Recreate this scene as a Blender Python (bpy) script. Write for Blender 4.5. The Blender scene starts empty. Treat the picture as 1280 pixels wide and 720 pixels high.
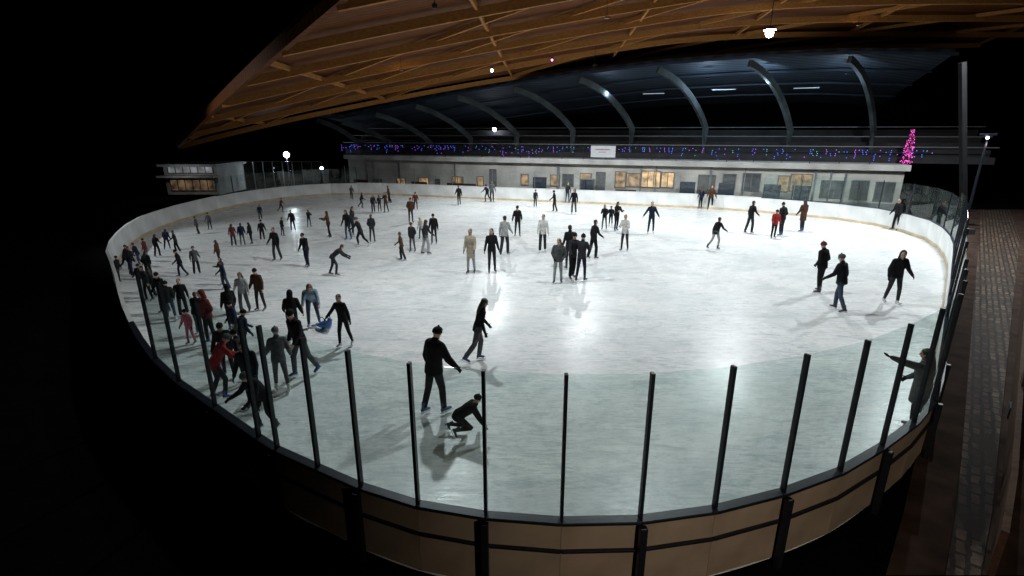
import bpy, math, random
from mathutils import Vector, Matrix, kdtree
random.seed(7)
scene=bpy.context.scene
COL=scene.collection
H=5.7; PITCH=math.radians(16.9); SP,CP=math.sin(PITCH),math.cos(PITCH)
# ---------- photogrammetry helpers (survey of the place from the photograph) ----------
def ray(px,py):
    u=(px-640)/640; v=(py-360)/640
    return Vector((u,CP-SP*v,-(SP+CP*v)))
def at_z(px,py,z=0.0):
    r=ray(px,py); s=(z-H)/r.z
    return Vector((r.x*s,r.y*s,z))
def at_y(px,py,y):
    r=ray(px,py); s=y/r.y
    return Vector((r.x*s,y,H+r.z*s))
# ---------- materials ----------
def mat(name,color,rough=0.6,var=0.15,scale=6.0,metal=0.0,emit=None,estr=0.0,bump=0.0,spec=0.5):
    m=bpy.data.materials.new(name); m.use_nodes=True
    nt=m.node_tree; b=nt.nodes['Principled BSDF']
    b.inputs['Roughness'].default_value=rough; b.inputs['Metallic'].default_value=metal
    b.inputs['Specular IOR Level'].default_value=spec
    tc=nt.nodes.new('ShaderNodeTexCoord'); n=nt.nodes.new('ShaderNodeTexNoise')
    n.inputs['Scale'].default_value=scale; n.inputs['Detail'].default_value=5
    nt.links.new(tc.outputs['Object'],n.inputs['Vector'])
    r=nt.nodes.new('ShaderNodeValToRGB')
    r.color_ramp.elements[0].position=.3; r.color_ramp.elements[1].position=.7
    r.color_ramp.elements[0].color=tuple(c*(1-var) for c in color)+(1,)
    r.color_ramp.elements[1].color=tuple(min(1,c*(1+var)) for c in color)+(1,)
    nt.links.new(n.outputs['Fac'],r.inputs['Fac']); nt.links.new(r.outputs['Color'],b.inputs['Base Color'])
    if bump>0:
        bp=nt.nodes.new('ShaderNodeBump'); bp.inputs['Strength'].default_value=bump; bp.inputs['Distance'].default_value=.02
        nt.links.new(n.outputs['Fac'],bp.inputs['Height']); nt.links.new(bp.outputs['Normal'],b.inputs['Normal'])
    if emit:
        b.inputs['Emission Color'].default_value=tuple(emit)+(1,); b.inputs['Emission Strength'].default_value=estr
    return m
def glow_mat(name,col,lo,hi,scale):
    m=mat(name,(.2,.15,.1),.3,.3,scale); nt=m.node_tree; b=nt.nodes['Principled BSDF']
    tc=nt.nodes.new('ShaderNodeTexCoord'); n=nt.nodes.new('ShaderNodeTexNoise'); n.inputs['Scale'].default_value=scale; n.inputs['Detail'].default_value=3
    mr=nt.nodes.new('ShaderNodeMapRange'); mr.inputs['From Min'].default_value=.35; mr.inputs['From Max'].default_value=.65
    mr.inputs['To Min'].default_value=lo; mr.inputs['To Max'].default_value=hi
    nt.links.new(tc.outputs['Object'],n.inputs['Vector']); nt.links.new(n.outputs['Fac'],mr.inputs['Value']); nt.links.new(mr.outputs[0],b.inputs['Emission Strength'])
    b.inputs['Emission Color'].default_value=col+(1,); return m
M={}
M['white']=mat('board_white',(.68,.70,.69),.4,.16,.8)
M['tan']=mat('outer_board_tan',(.30,.235,.17),.6,.25,1.3)
M['kick']=mat('kick_strip_ochre',(.54,.43,.28),.5,.25,1.5)
M['frame']=mat('dark_steel',(.012,.015,.024),.45,.3,8,.3)
M['rail']=mat('blue_rail',(.022,.035,.06),.5,.2,8,.2)
M['dark']=mat('dark_concrete',(.03,.03,.033),.85,.3,1.5)
M['black']=mat('black_matt',(.004,.004,.0045),1.0,.2,2,spec=0.0)
M['soil']=mat('dark_brown_ground',(.05,.032,.025),.95,.5,1.7,spec=.1,bump=.5)
M['wall']=mat('pale_render_wall',(.46,.45,.42),.8,.32,.5)
M['fascia']=mat('white_fascia',(.48,.48,.46),.7,.25,.7)
M['rib']=mat('painted_rib',(.07,.084,.088),.9,.5,.8,spec=.2)
M['pale']=mat('pale_roof_sheet',(.30,.32,.33),.6,.2,2)
M['grey']=mat('galvanised_grey',(.22,.24,.25),.5,.15,4,.4)
M['column']=mat('column_grey',(.012,.012,.013),.9,.2,3,spec=.1)
M['trim']=mat('window_frame_grey',(.12,.12,.12),.5)
M['warm']=glow_mat('lit_warm_glass',(1,.64,.32),.25,1.1,1.5)
M['warm2']=glow_mat('dim_warm_glass',(1,.60,.30),.05,.45,1.8)
M['dimwarm']=glow_mat('faint_warm_glass',(1,.62,.34),.01,.14,1.0)
M['coolwin']=mat('dim_glass',(.07,.075,.08),.15,.3,2,emit=(.5,.6,.7),estr=.015)
M['coollit']=glow_mat('cool_lit_glass',(.8,.9,1),.02,.20,.8)
M['lamp']=mat('lamp_lens',(.9,.9,.9),.3,emit=(.95,.98,1),estr=60)
M['lamp2']=mat('street_lamp_lens',(.9,.9,.9),.3,emit=(.85,.9,1),estr=30)
M['purplelamp']=mat('purple_lens',(.5,.1,.5),.3,emit=(.8,.15,.9),estr=8)
M['blue_led']=mat('blue_led',(.1,.1,.8),.3,emit=(.06,.15,1.0),estr=1.7)
M['violet_led']=mat('violet_led',(.5,.1,.8),.3,emit=(.40,.10,1.0),estr=1.5)
M['cyan_led']=mat('cyan_led',(.1,.6,.8),.3,emit=(.08,.5,.5),estr=1.1)
M['pink_led']=mat('pink_led',(.9,.1,.5),.3,emit=(1,.10,.62),estr=2.6)
M['foliage']=mat('conifer_needles',(.03,.05,.03),.9,.4,8)
M['bark']=mat('bark',(.06,.04,.03),.9,.3,8)
M['banner']=mat('banner_white',(.55,.56,.58),.6,.08)
M['bannermark']=mat('banner_print',(.30,.22,.24),.6,.1)
M['bluebench']=mat('blue_plastic',(.03,.12,.33),.4,.1)

def wood_mat(name,c1,c2,sc,plank=False):
    m=bpy.data.materials.new(name); m.use_nodes=True; nt=m.node_tree; b=nt.nodes['Principled BSDF']
    tc=nt.nodes.new('ShaderNodeTexCoord'); mp=nt.nodes.new('ShaderNodeMapping'); mp.inputs['Scale'].default_value=sc
    n=nt.nodes.new('ShaderNodeTexNoise'); n.inputs['Scale'].default_value=2.0; n.inputs['Detail'].default_value=8
    nt.links.new(tc.outputs['Object'],mp.inputs['Vector']); nt.links.new(mp.outputs['Vector'],n.inputs['Vector'])
    r=nt.nodes.new('ShaderNodeValToRGB'); r.color_ramp.elements[0].color=c1+(1,); r.color_ramp.elements[1].color=c2+(1,)
    r.color_ramp.elements[0].position=.3; r.color_ramp.elements[1].position=.72
    nt.links.new(n.outputs['Fac'],r.inputs['Fac']); 
    if plank:
        w=nt.nodes.new('ShaderNodeTexWave'); w.inputs['Scale'].default_value=1.0; w.bands_direction='Y'; w.inputs['Distortion'].default_value=.3
        nt.links.new(tc.outputs['Object'],w.inputs['Vector'])
        rr=nt.nodes.new('ShaderNodeValToRGB'); rr.color_ramp.elements[0].position=0.0; rr.color_ramp.elements[1].position=.25
        rr.color_ramp.elements[0].color=(.45,.45,.45,1); rr.color_ramp.elements[1].color=(1,1,1,1)
        nt.links.new(w.outputs['Fac'],rr.inputs['Fac'])
        mx=nt.nodes.new('ShaderNodeMix'); mx.data_type='RGBA'; mx.blend_type='MULTIPLY'; mx.inputs[0].default_value=1
        nt.links.new(r.outputs['Color'],mx.inputs[6]); nt.links.new(rr.outputs['Color'],mx.inputs[7]); nt.links.new(mx.outputs[2],b.inputs['Base Color'])
    else: nt.links.new(r.outputs['Color'],b.inputs['Base Color'])
    b.inputs['Roughness'].default_value=.75; b.inputs['Specular IOR Level'].default_value=.15
    return m
M['deck']=wood_mat('roof_decking',(.070,.021,.003),(.140,.042,.007),(1,6,1),True)
M['beam']=wood_mat('glulam',(.23,.098,.024),(.38,.17,.048),(3,3,8))
M['brownwood']=wood_mat('brown_timber',(.06,.032,.022),(.10,.055,.036),(1,8,8))

def ice_material():
    m=bpy.data.materials.new('rink_ice'); m.use_nodes=True; nt=m.node_tree; b=nt.nodes['Principled BSDF']
    N=nt.nodes.new; L=nt.links.new
    tc=N('ShaderNodeTexCoord')
    def noise(scale,rot,sc,det=6,rough=.6,dist=0):
        mp=N('ShaderNodeMapping'); mp.inputs['Rotation'].default_value=(0,0,rot); mp.inputs['Scale'].default_value=scale
        n=N('ShaderNodeTexNoise'); n.inputs['Scale'].default_value=sc; n.inputs['Detail'].default_value=det; n.inputs['Roughness'].default_value=rough
        n.inputs['Distortion'].default_value=dist
        L(tc.outputs['Object'],mp.inputs['Vector']); L(mp.outputs['Vector'],n.inputs['Vector']); return n
    a=noise((1,1,1),0,.16,5,.65,.8)
    s1=noise((1,6,1),.5,1.1,8,.75,2.2); s2=noise((1,5,1),-.75,1.3,8,.75,2.6); s3=noise((1,8,1),1.7,2.2,7,.7,2.0)
    fine=noise((1,1,1),0,9,6,.7,.5); patch=noise((1,2.2,1),.3,.55,9,.8,1.5); wet=noise((1,1,1),0,.35,4,.6,.5)
    def ramp(n,p0,p1,c0,c1):
        r=N('ShaderNodeValToRGB'); r.color_ramp.elements[0].position=p0; r.color_ramp.elements[1].position=p1
        r.color_ramp.elements[0].color=c0+(1,); r.color_ramp.elements[1].color=c1+(1,); L(n.outputs['Fac'],r.inputs['Fac']); return r
    base=ramp(a,.35,.65,(.72,.75,.75),(.85,.86,.84))
    cur=base.outputs['Color']
    for n,p0,p1,c in ((s1,.34,.52,(.76,.79,.80)),(s2,.34,.52,(.78,.81,.82)),(s3,.32,.50,(.80,.83,.84)),(fine,.3,.5,(.90,.91,.92)),(patch,.41,.49,(.80,.84,.85))):
        r=ramp(n,p0,p1,c,(1,1,1))
        mx=N('ShaderNodeMix'); mx.data_type='RGBA'; mx.blend_type='MULTIPLY'; mx.inputs[0].default_value=1
        L(cur,mx.inputs[6]); L(r.outputs['Color'],mx.inputs[7]); cur=mx.outputs[2]
    L(cur,b.inputs['Base Color'])
    rr=N('ShaderNodeMapRange'); rr.inputs['From Min'].default_value=.35; rr.inputs['From Max'].default_value=.65
    rr.inputs['To Min'].default_value=.13; rr.inputs['To Max'].default_value=.40
    mxr=N('ShaderNodeMath'); mxr.operation='ADD'; mh=N('ShaderNodeMath'); mh.operation='MULTIPLY'; mh.inputs[1].default_value=.5
    L(s1.outputs['Fac'],mxr.inputs[0]); L(wet.outputs['Fac'],mxr.inputs[1]); L(mxr.outputs[0],mh.inputs[0]); L(mh.outputs[0],rr.inputs['Value'])
    L(rr.outputs['Result'],b.inputs['Roughness'])
    bp=N('ShaderNodeBump'); bp.inputs['Strength'].default_value=.35; bp.inputs['Distance'].default_value=.010
    L(s3.outputs['Fac'],bp.inputs['Height']); L(bp.outputs['Normal'],b.inputs['Normal'])
    b.inputs['IOR'].default_value=1.31; b.inputs['Specular IOR Level'].default_value=.4
    return m
M['ice']=ice_material()
def glass_mat(name,tint,dif):
    m=bpy.data.materials.new(name); m.use_nodes=True; nt=m.node_tree
    for n in list(nt.nodes): nt.nodes.remove(n)
    o=nt.nodes.new('ShaderNodeOutputMaterial'); t=nt.nodes.new('ShaderNodeBsdfTransparent'); g=nt.nodes.new('ShaderNodeBsdfGlossy')
    d=nt.nodes.new('ShaderNodeBsdfDiffuse'); d.inputs['Color'].default_value=(.5,.58,.56,1)
    t.inputs['Color'].default_value=tint+(1,); g.inputs['Roughness'].default_value=.03
    f=nt.nodes.new('ShaderNodeLayerWeight'); f.inputs['Blend'].default_value=.5
    pw=nt.nodes.new('ShaderNodeMath'); pw.operation='POWER'; pw.inputs[1].default_value=5
    ma=nt.nodes.new('ShaderNodeMath'); ma.operation='MULTIPLY_ADD'; ma.inputs[1].default_value=.5; ma.inputs[2].default_value=.025
    nt.links.new(f.outputs['Facing'],pw.inputs[0]); nt.links.new(pw.outputs[0],ma.inputs[0])
    mx=nt.nodes.new('ShaderNodeMixShader'); mx2=nt.nodes.new('ShaderNodeMixShader')
    tc=nt.nodes.new('ShaderNodeTexCoord'); n=nt.nodes.new('ShaderNodeTexNoise'); n.inputs['Scale'].default_value=2.5; n.inputs['Detail'].default_value=8; n.inputs['Roughness'].default_value=.75
    mr=nt.nodes.new('ShaderNodeMapRange'); mr.inputs['From Min'].default_value=.45; mr.inputs['From Max'].default_value=.75; mr.inputs['To Min'].default_value=.004; mr.inputs['To Max'].default_value=dif
    nt.links.new(tc.outputs['Object'],n.inputs['Vector']); nt.links.new(n.outputs['Fac'],mr.inputs['Value'])
    nt.links.new(mr.outputs['Result'],mx2.inputs['Fac']); nt.links.new(t.outputs[0],mx2.inputs[1]); nt.links.new(d.outputs[0],mx2.inputs[2])
    nt.links.new(ma.outputs[0],mx.inputs['Fac']); nt.links.new(mx2.outputs[0],mx.inputs[1]); nt.links.new(g.outputs[0],mx.inputs[2]); nt.links.new(mx.outputs[0],o.inputs['Surface'])
    return m
M['glass']=glass_mat('barrier_glass',(.915,.97,.955),.07)
M['glass2']=glass_mat('clear_screen_glass',(.96,.98,.975),.10)
def brick_mat():
    m=bpy.data.materials.new('paving_setts'); m.use_nodes=True; nt=m.node_tree; b=nt.nodes['Principled BSDF']
    tc=nt.nodes.new('ShaderNodeTexCoord'); br=nt.nodes.new('ShaderNodeTexBrick')
    nz=nt.nodes.new('ShaderNodeTexNoise'); nz.inputs['Scale'].default_value=3; va=nt.nodes.new('ShaderNodeMixRGB'); va.inputs[0].default_value=.10
    mp=nt.nodes.new('ShaderNodeMapping'); mp.inputs['Rotation'].default_value=(0,0,-.854)
    nt.links.new(tc.outputs['Object'],mp.inputs['Vector'])
    nt.links.new(tc.outputs['Object'],nz.inputs['Vector']); nt.links.new(mp.outputs['Vector'],va.inputs[1]); nt.links.new(nz.outputs['Color'],va.inputs[2])
    br.inputs['Scale'].default_value=1.7; br.inputs['Color1'].default_value=(.20,.14,.10,1); br.inputs['Color2'].default_value=(.05,.035,.027,1)
    br.inputs['Mortar'].default_value=(.010,.008,.007,1); br.inputs['Mortar Size'].default_value=.05
    nt.links.new(va.outputs[0],br.inputs['Vector'])
    n=nt.nodes.new('ShaderNodeTexNoise'); n.inputs['Scale'].default_value=.8; n.inputs['Detail'].default_value=9; n.inputs['Roughness'].default_value=.8
    nt.links.new(tc.outputs['Object'],n.inputs['Vector'])
    r=nt.nodes.new('ShaderNodeValToRGB'); r.color_ramp.elements[0].position=.42; r.color_ramp.elements[1].position=.60
    nt.links.new(n.outputs['Fac'],r.inputs['Fac'])
    mx=nt.nodes.new('ShaderNodeMix'); mx.data_type='RGBA'; mx.inputs[7].default_value=(.04,.028,.022,1)
    nt.links.new(r.outputs['Color'],mx.inputs[0]); nt.links.new(br.outputs['Color'],mx.inputs[6]); nt.links.new(mx.outputs[2],b.inputs['Base Color'])
    bp=nt.nodes.new('ShaderNodeBump'); bp.inputs['Strength'].default_value=.8; bp.invert=True
    nt.links.new(br.outputs['Fac'],bp.inputs['Height']); nt.links.new(bp.outputs['Normal'],b.inputs['Normal'])
    b.inputs['Roughness'].default_value=.8; b.inputs['Specular IOR Level'].default_value=.25
    return m
M['brick']=brick_mat()
def corr_mat():
    m=bpy.data.materials.new('corrugated_blue_roof'); m.use_nodes=True; nt=m.node_tree; b=nt.nodes['Principled BSDF']
    tc=nt.nodes.new('ShaderNodeTexCoord'); w=nt.nodes.new('ShaderNodeTexWave'); w.bands_direction='Y'; w.inputs['Scale'].default_value=.55; w.inputs['Distortion'].default_value=.4
    nt.links.new(tc.outputs['Object'],w.inputs['Vector'])
    r=nt.nodes.new('ShaderNodeValToRGB'); r.color_ramp.elements[0].color=(.020,.028,.040,1); r.color_ramp.elements[1].color=(.060,.084,.115,1)
    r.color_ramp.elements[0].position=.45
    nt.links.new(w.outputs['Fac'],r.inputs['Fac']); nt.links.new(r.outputs['Color'],b.inputs['Base Color']); b.inputs['Roughness'].default_value=.7
    return m
M['corr']=corr_mat()

# ---------- mesh helpers ----------
def link(o,parent=None):
    COL.objects.link(o)
    if parent is not None: o.parent=parent
    return o
def mesh_obj(name,verts,faces,m,parent=None,smooth=False):
    me=bpy.data.meshes.new(name); me.from_pydata([tuple(v) for v in verts],[],faces); me.update()
    if m: me.materials.append(m)
    if smooth:
        for p in me.polygons: p.use_smooth=True
    return link(bpy.data.objects.new(name,me),parent)
BF=[(0,3,2,1),(4,5,6,7),(0,1,5,4),(1,2,6,5),(2,3,7,6),(3,0,4,7)]
def boxgeo(x0,x1,y0,y1,z0,z1):
    return [(x0,y0,z0),(x1,y0,z0),(x1,y1,z0),(x0,y1,z0),(x0,y0,z1),(x1,y0,z1),(x1,y1,z1),(x0,y1,z1)]
def box(name,x0,x1,y0,y1,z0,z1,m,parent=None,bevel=0):
    o=mesh_obj(name,boxgeo(x0,x1,y0,y1,z0,z1),BF,m,parent)
    if bevel:
        b=o.modifiers.new('b','BEVEL'); b.width=bevel; b.segments=2
    return o
def boxes(name,lst,m,parent=None):
    V=[];F=[]
    for b in lst:
        k=len(V); V+=boxgeo(*b); F+=[tuple(i+k for i in f) for f in BF]
    return mesh_obj(name,V,F,m,parent)
def beam(name,pts,w,h,m,parent=None,up=Vector((0,0,1))):
    V=[];F=[];n=len(pts)
    for i,p in enumerate(pts):
        p=Vector(p); d=(Vector(pts[min(i+1,n-1)])-Vector(pts[max(i-1,0)])).normalized()
        s=d.cross(up)
        s=s.normalized() if s.length>1e-4 else Vector((1,0,0))
        u=s.cross(d).normalized()
        V+=[p-s*w/2-u*h/2,p+s*w/2-u*h/2,p+s*w/2+u*h/2,p-s*w/2+u*h/2]
    for i in range(n-1):
        for j in range(4):
            a=4*i+j;b=4*i+(j+1)%4; F.append((a,b,b+4,a+4))
    F.append((3,2,1,0)); k=4*(n-1); F.append((k,k+1,k+2,k+3))
    return mesh_obj(name,V,F,m,parent)
def empty(name,loc=(0,0,0),rotz=0,label=None,cat=None,group=None):
    o=bpy.data.objects.new(name,None); o.empty_display_size=.2; o.location=loc; o.rotation_euler=(0,0,rotz); COL.objects.link(o)
    tag(o,label,cat,group); return o
def tag(o,label=None,cat=None,group=None,kind=None):
    if label: o['label']=label
    if cat: o['category']=cat
    if group: o['group']=group
    if kind: o['kind']=kind
    return o
def tube(P,R,side=(1,0,0),seg=14,cap=.8,step=.03):
    P=[Vector(p) for p in P]; side=Vector(side)
    pts=[];rad=[]
    for i in range(len(P)-1):
        n=max(1,int((P[i+1]-P[i]).length/step))
        for k in range(n):
            t=k/n; pts.append(P[i].lerp(P[i+1],t)); rad.append((R[i][0]*(1-t)+R[i+1][0]*t,R[i][1]*(1-t)+R[i+1][1]*t))
    pts.append(P[-1]); rad.append(R[-1])
    d0=(pts[1]-pts[0]).normalized(); d1=(pts[-1]-pts[-2]).normalized()
    r0=min(rad[0])*cap; r1=min(rad[-1])*cap
    fr=[]
    for t in (.97,.75,.4): fr.append((pts[0]-d0*r0*t,(rad[0][0]*math.sqrt(1-t*t),rad[0][1]*math.sqrt(1-t*t)),d0))
    for i,p in enumerate(pts):
        d=(pts[min(i+1,len(pts)-1)]-pts[max(0,i-1)]).normalized(); fr.append((p,rad[i],d))
    for t in (.4,.75,.97): fr.append((pts[-1]+d1*r1*t,(rad[-1][0]*math.sqrt(1-t*t),rad[-1][1]*math.sqrt(1-t*t)),d1))
    V=[];F=[]
    for c,r,d in fr:
        x=side-d*side.dot(d)
        if x.length<1e-3: x=Vector((0,1,0))-d*d.y
        if x.length<1e-3: x=Vector((1,0,0))
        x.normalize(); y=d.cross(x)
        for j in range(seg):
            a=2*math.pi*j/seg; V.append(c+x*r[0]*math.cos(a)+y*r[1]*math.sin(a))
    n=len(fr)
    for i in range(n-1):
        for j in range(seg):
            a=i*seg+j;b=i*seg+(j+1)%seg; F.append((a,b,b+seg,a+seg))
    F.append(tuple(reversed(range(seg)))); F.append(tuple((n-1)*seg+j for j in range(seg)))
    return V,F
class Geo:
    def __init__(s): s.V=[];s.F=[];s.L=[]
    def add(s,vf,lab=0):
        k=len(s.V); s.V+=[Vector(v) for v in vf[0]]; s.F+=[tuple(i+k for i in f) for f in vf[1]]; s.L+=[lab]*len(vf[0])
    def ball(s,c,r,lab,r2=None):
        c=Vector(c); r2=r2 or r
        s.add(tube([c-Vector((0,0,r*.02)),c+Vector((0,0,r*.02))],[(r,r2),(r,r2)],cap=1.0,seg=12,step=1),lab)
def remesh(g,name,voxel,smooth=2,nslots=1):
    me=bpy.data.meshes.new(name); me.from_pydata([tuple(v) for v in g.V],[],g.F)
    o=bpy.data.objects.new(name,me); COL.objects.link(o)
    r=o.modifiers.new('r','REMESH'); r.mode='VOXEL'; r.voxel_size=voxel
    if smooth:
        s=o.modifiers.new('s','SMOOTH'); s.factor=.5; s.iterations=smooth
    dg=bpy.context.evaluated_depsgraph_get(); ev=o.evaluated_get(dg)
    nm=bpy.data.meshes.new_from_object(ev); nm.name=name
    bpy.data.objects.remove(o)
    kd=kdtree.KDTree(len(g.V))
    for i,v in enumerate(g.V): kd.insert(v,i)
    kd.balance()
    nm.materials.clear()
    for i in range(nslots): nm.materials.append(None)
    for p in nm.polygons:
        p.use_smooth=True; p.material_index=g.L[kd.find(p.center)[1]]
    return nm

# ================= PEOPLE =================
SKIN,JACK,PANT,HAND,BOOT,EYE,LIP=range(7)
def template(name,lean=6,head=0,legs=((6,6,3),(-4,4,3)),arms=((5,14,15,0),(-3,14,15,0)),puff=0.0,wide=0.0,coat=-.10,voxel=.012,sway=0.0,turn=0.0):
    g=Geo(); l=math.radians(lean); sw=math.radians(sway)
    T=Vector((math.sin(sw),math.sin(l)*math.cos(sw),math.cos(l)*math.cos(sw))); X=Vector((1,0,0))
    XS=(X-T*T.x).normalized()
    O=Vector((0,0,0)); pf=puff
    lh=Vector((0,math.sin(l*.4),math.cos(l*.4)))
    g.add(tube([lh*coat,O+lh*.02,T*.16,T*.32,T*.44,T*.50,T*.54],[(.165+pf,.130+pf),(.160+pf,.120+pf),(.142+pf,.108+pf),(.170+pf,.120+pf),(.168+pf,.108+pf),(.110,.082),(.062,.064)],cap=.25,seg=24),JACK)
    g.add(tube([T*.50,T*.585],[(.078,.078),(.068,.072)],cap=.3,seg=18),JACK)
    g.add(tube([Vector((0,0,.03)),Vector((0,0,-.07))],[(.150,.110),(.145,.103)],cap=.6,seg=20),PANT)
    for s,(p,o,e,inn) in zip((1,-1),arms):
        p=math.radians(p);o=math.radians(o);e=math.radians(e);inn=math.radians(inn)
        sh=T*.455+XS*s*.160
        g.add(tube([T*.45+XS*s*.05,sh],[(.082+pf,.072+pf),(.062+pf,.062+pf)],side=(0,1,0),cap=.8),JACK)
        ud=Vector((s*math.sin(o),math.sin(p)*math.cos(o),-math.cos(p)*math.cos(o)))
        el=sh+ud*.285
        o2=o-inn
        fd=Vector((s*math.sin(o2),math.sin(p+e)*math.cos(o2),-math.cos(p+e)*math.cos(o2))).normalized()
        wr=el+fd*.25
        g.add(tube([sh,el],[(.060+pf,.060+pf),(.048+pf*.8,.048+pf*.8)]),JACK)
        g.add(tube([el,el+fd*.1,wr],[(.048+pf*.8,.048+pf*.8),(.046+pf*.6,.046+pf*.6),(.037+pf*.3,.037+pf*.3)],cap=.6),JACK)
        w=Vector((0,1,0))-fd*fd.y
        if w.length<.3: w=Vector((0,0,1))-fd*fd.z
        w.normalize(); n=fd.cross(w).normalized()
        if n.x*s>0: n=-n
        g.add(tube([wr-fd*.02,wr+fd*.03,wr+fd*.09],[(.026,.022),(.036,.019),(.040,.016)],side=w,cap=.6,step=.02),HAND)
        for k,ln in zip((1.5,.5,-.5,-1.5),(.070,.080,.073,.056)):
            b0=wr+fd*.085+w*k*.021
            m=b0+(fd*.92+n*.35+w*k*.10).normalized()*ln*.5
            t=m+(fd*.7+n*.75+w*k*.06).normalized()*ln*.5
            g.add(tube([b0,m,t],[(.0095,.0095),(.009,.009),(.0078,.0078)],seg=8,step=.012),HAND)
        b0=wr+fd*.025+w*.032; m=b0+(fd*.6+w*.75).normalized()*.035; t=m+(fd*.9+w*.25+n*.2).normalized()*.03
        g.add(tube([b0,m,t],[(.013,.013),(.0105,.0105),(.009,.009)],seg=8,step=.012),HAND)
    feet=[]
    for s,(a,b,o) in zip((1,-1),legs):
        a=math.radians(a);b=math.radians(b);o=math.radians(o)
        hp=X*s*.085+Vector((0,0,-.03))
        td=Vector((s*math.sin(o),math.sin(a)*math.cos(o),-math.cos(a)*math.cos(o)))
        kn=hp+td*.43; c=a-b
        sd=Vector((s*math.sin(o)*.7,math.sin(c),-math.cos(c))).normalized()
        an=kn+sd*.40
        g.add(tube([hp,kn],[(.090,.094),(.063+wide*.5,.065+wide*.5)]),PANT)
        g.add(tube([kn,kn+sd*.13,an+sd*.0],[(.060+wide*.5,.062+wide*.5),(.058+wide*.7,.062+wide*.7),(.045+wide,.050+wide)],cap=.4),PANT)
        ph=c*.75
        fy=Vector((s*math.sin(o)*.6+s*.12,math.cos(ph),math.sin(ph))).normalized()
        fx=(X-fy*fy.x).normalized(); fz=fx.cross(fy)
        g.add(tube([an-fz*.01,an-fz*.05],[(.036,.040),(.034,.040)]),BOOT)
        g.add(tube([an-fz*.06-fy*.04,an-fz*.065+fy*.13],[(.032,.028),(.034,.022)]),BOOT)
        feet.append((an,fx,fy,fz))
    h=math.radians(lean*.35+head); tn=math.radians(turn)
    U=Vector((0,math.sin(h),math.cos(h))); Fw=Vector((math.sin(tn)*1.0,math.cos(h)*math.cos(tn),-math.sin(h)*math.cos(tn)))
    Fw=(Fw-U*Fw.dot(U)).normalized(); HX=Fw.cross(U).normalized()
    nb=T*.52; hc=nb+U*.155+Vector((0,math.cos(h),-math.sin(h)))*.015
    g.add(tube([nb-T*.04,hc-U*.04],[(.056,.058),(.050,.054)]),SKIN)
    g.add(tube([hc-U*.112+Fw*.035,hc-U*.085+Fw*.018,hc-U*.03+Fw*.004,hc+U*.03,hc+U*.075-Fw*.004,hc+U*.105-Fw*.006],
        [(.024,.026),(.048,.060),(.066,.084),(.074,.094),(.067,.085),(.045,.056)],side=HX,cap=.5,seg=20,step=.015),SKIN)
    g.add(tube([hc+U*.005+Fw*.090,hc-U*.030+Fw*.106],[(.008,.008),(.013,.012)],seg=8,step=.01),SKIN)
    for s in (1,-1):
        g.ball(hc+HX*s*.030+Fw*.081+U*.004,.0125,EYE)
        g.add(tube([hc+HX*s*.072-U*.02,hc+HX*s*.076+U*.018],[(.012,.020),(.012,.022)],side=HX,seg=8),SKIN)
    g.add(tube([hc-U*.062+Fw*.078-HX*.02,hc-U*.062+Fw*.078+HX*.02],[(.008,.008),(.008,.008)],side=(0,0,1),seg=8),LIP)
    me=remesh(g,'person_body_'+name,voxel,2,7)
    zmin=min(v.co.z for v in me.vertices)
    for an,fx,fy,fz in feet:
        for t in (-.08,.20): zmin=min(zmin,(an+fy*t-fz*.135).z)
    off=Vector((0,0,-zmin))
    for v in me.vertices: v.co.z-=zmin
    def frame(o,x,y,z):
        mm=Matrix.Identity(4)
        for i in range(3): mm[i][0]=x[i];mm[i][1]=y[i];mm[i][2]=z[i];mm[i][3]=o[i]
        return mm
    top=(hc+off).z+.125
    return dict(mesh=me,head=frame(hc+off,HX,Fw,U),feet=[frame(a+off,x,y,z) for a,x,y,z in feet],top=top)
TP={}
TP['stand']=template('stand',puff=.006,turn=20,sway=2,legs=((8,10,3),(-4,4,4)))
TP['standb']=template('standb',lean=8,head=4,puff=.004,turn=-25,sway=-3,legs=((-2,8,4),(8,6,5)),arms=((16,12,40,14),(-4,12,14,0)))
TP['puffy']=template('puffy',lean=5,head=6,puff=.022,turn=-15,legs=((6,6,4),(-4,6,3)),arms=((10,12,26,6),(0,14,18,4)))
TP['puffyb']=template('puffyb',lean=8,head=10,puff=.020,sway=3,turn=25,legs=((-4,10,5),(12,12,4)),arms=((-4,18,30,6),(18,16,34,10)))
TP['wide']=template('wide',lean=7,puff=.008,wide=.020,sway=-2,turn=15,legs=((12,16,3),(-9,8,3)),arms=((16,12,34,8),(-8,12,24,4)))
TP['stride']=template('stride',lean=10,head=10,puff=.022,wide=.006,sway=2,turn=-10,legs=((17,16,5),(-14,14,6)),arms=((-12,14,26,0),(14,16,38,6)))
TP['adult']=template('adult',lean=7,head=14,puff=.030,wide=.008,turn=-12,legs=((11,10,4),(-7,8,5)),arms=((16,22,16,0),(-6,16,24,4)))
TP['glide']=template('glide',lean=17,puff=.010,sway=-3,turn=15,legs=((22,30,3),(-16,26,6)),arms=((26,18,30,8),(-14,18,26,0)))
TP['glidew']=template('glidew',lean=16,head=8,wide=.014,puff=.002,legs=((-16,22,5),(14,22,3)),arms=((-10,14,24,0),(8,12,30,8)))
TP['armsout']=template('armsout',lean=8,puff=.012,sway=3,legs=((10,12,6),(-8,12,6)),arms=((12,34,14,0),(4,28,20,0)))
TP['pocket']=template('pocket',lean=4,head=8,puff=.022,turn=18,sway=-2,legs=((5,6,4),(-3,6,4)),arms=((-14,18,52,38),(-12,18,50,38)))
TP['bent']=template('bent',lean=48,head=18,puff=.01,legs=((26,34,5),(-8,14,6)),arms=((42,10,18,4),(38,10,20,4)))
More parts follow.
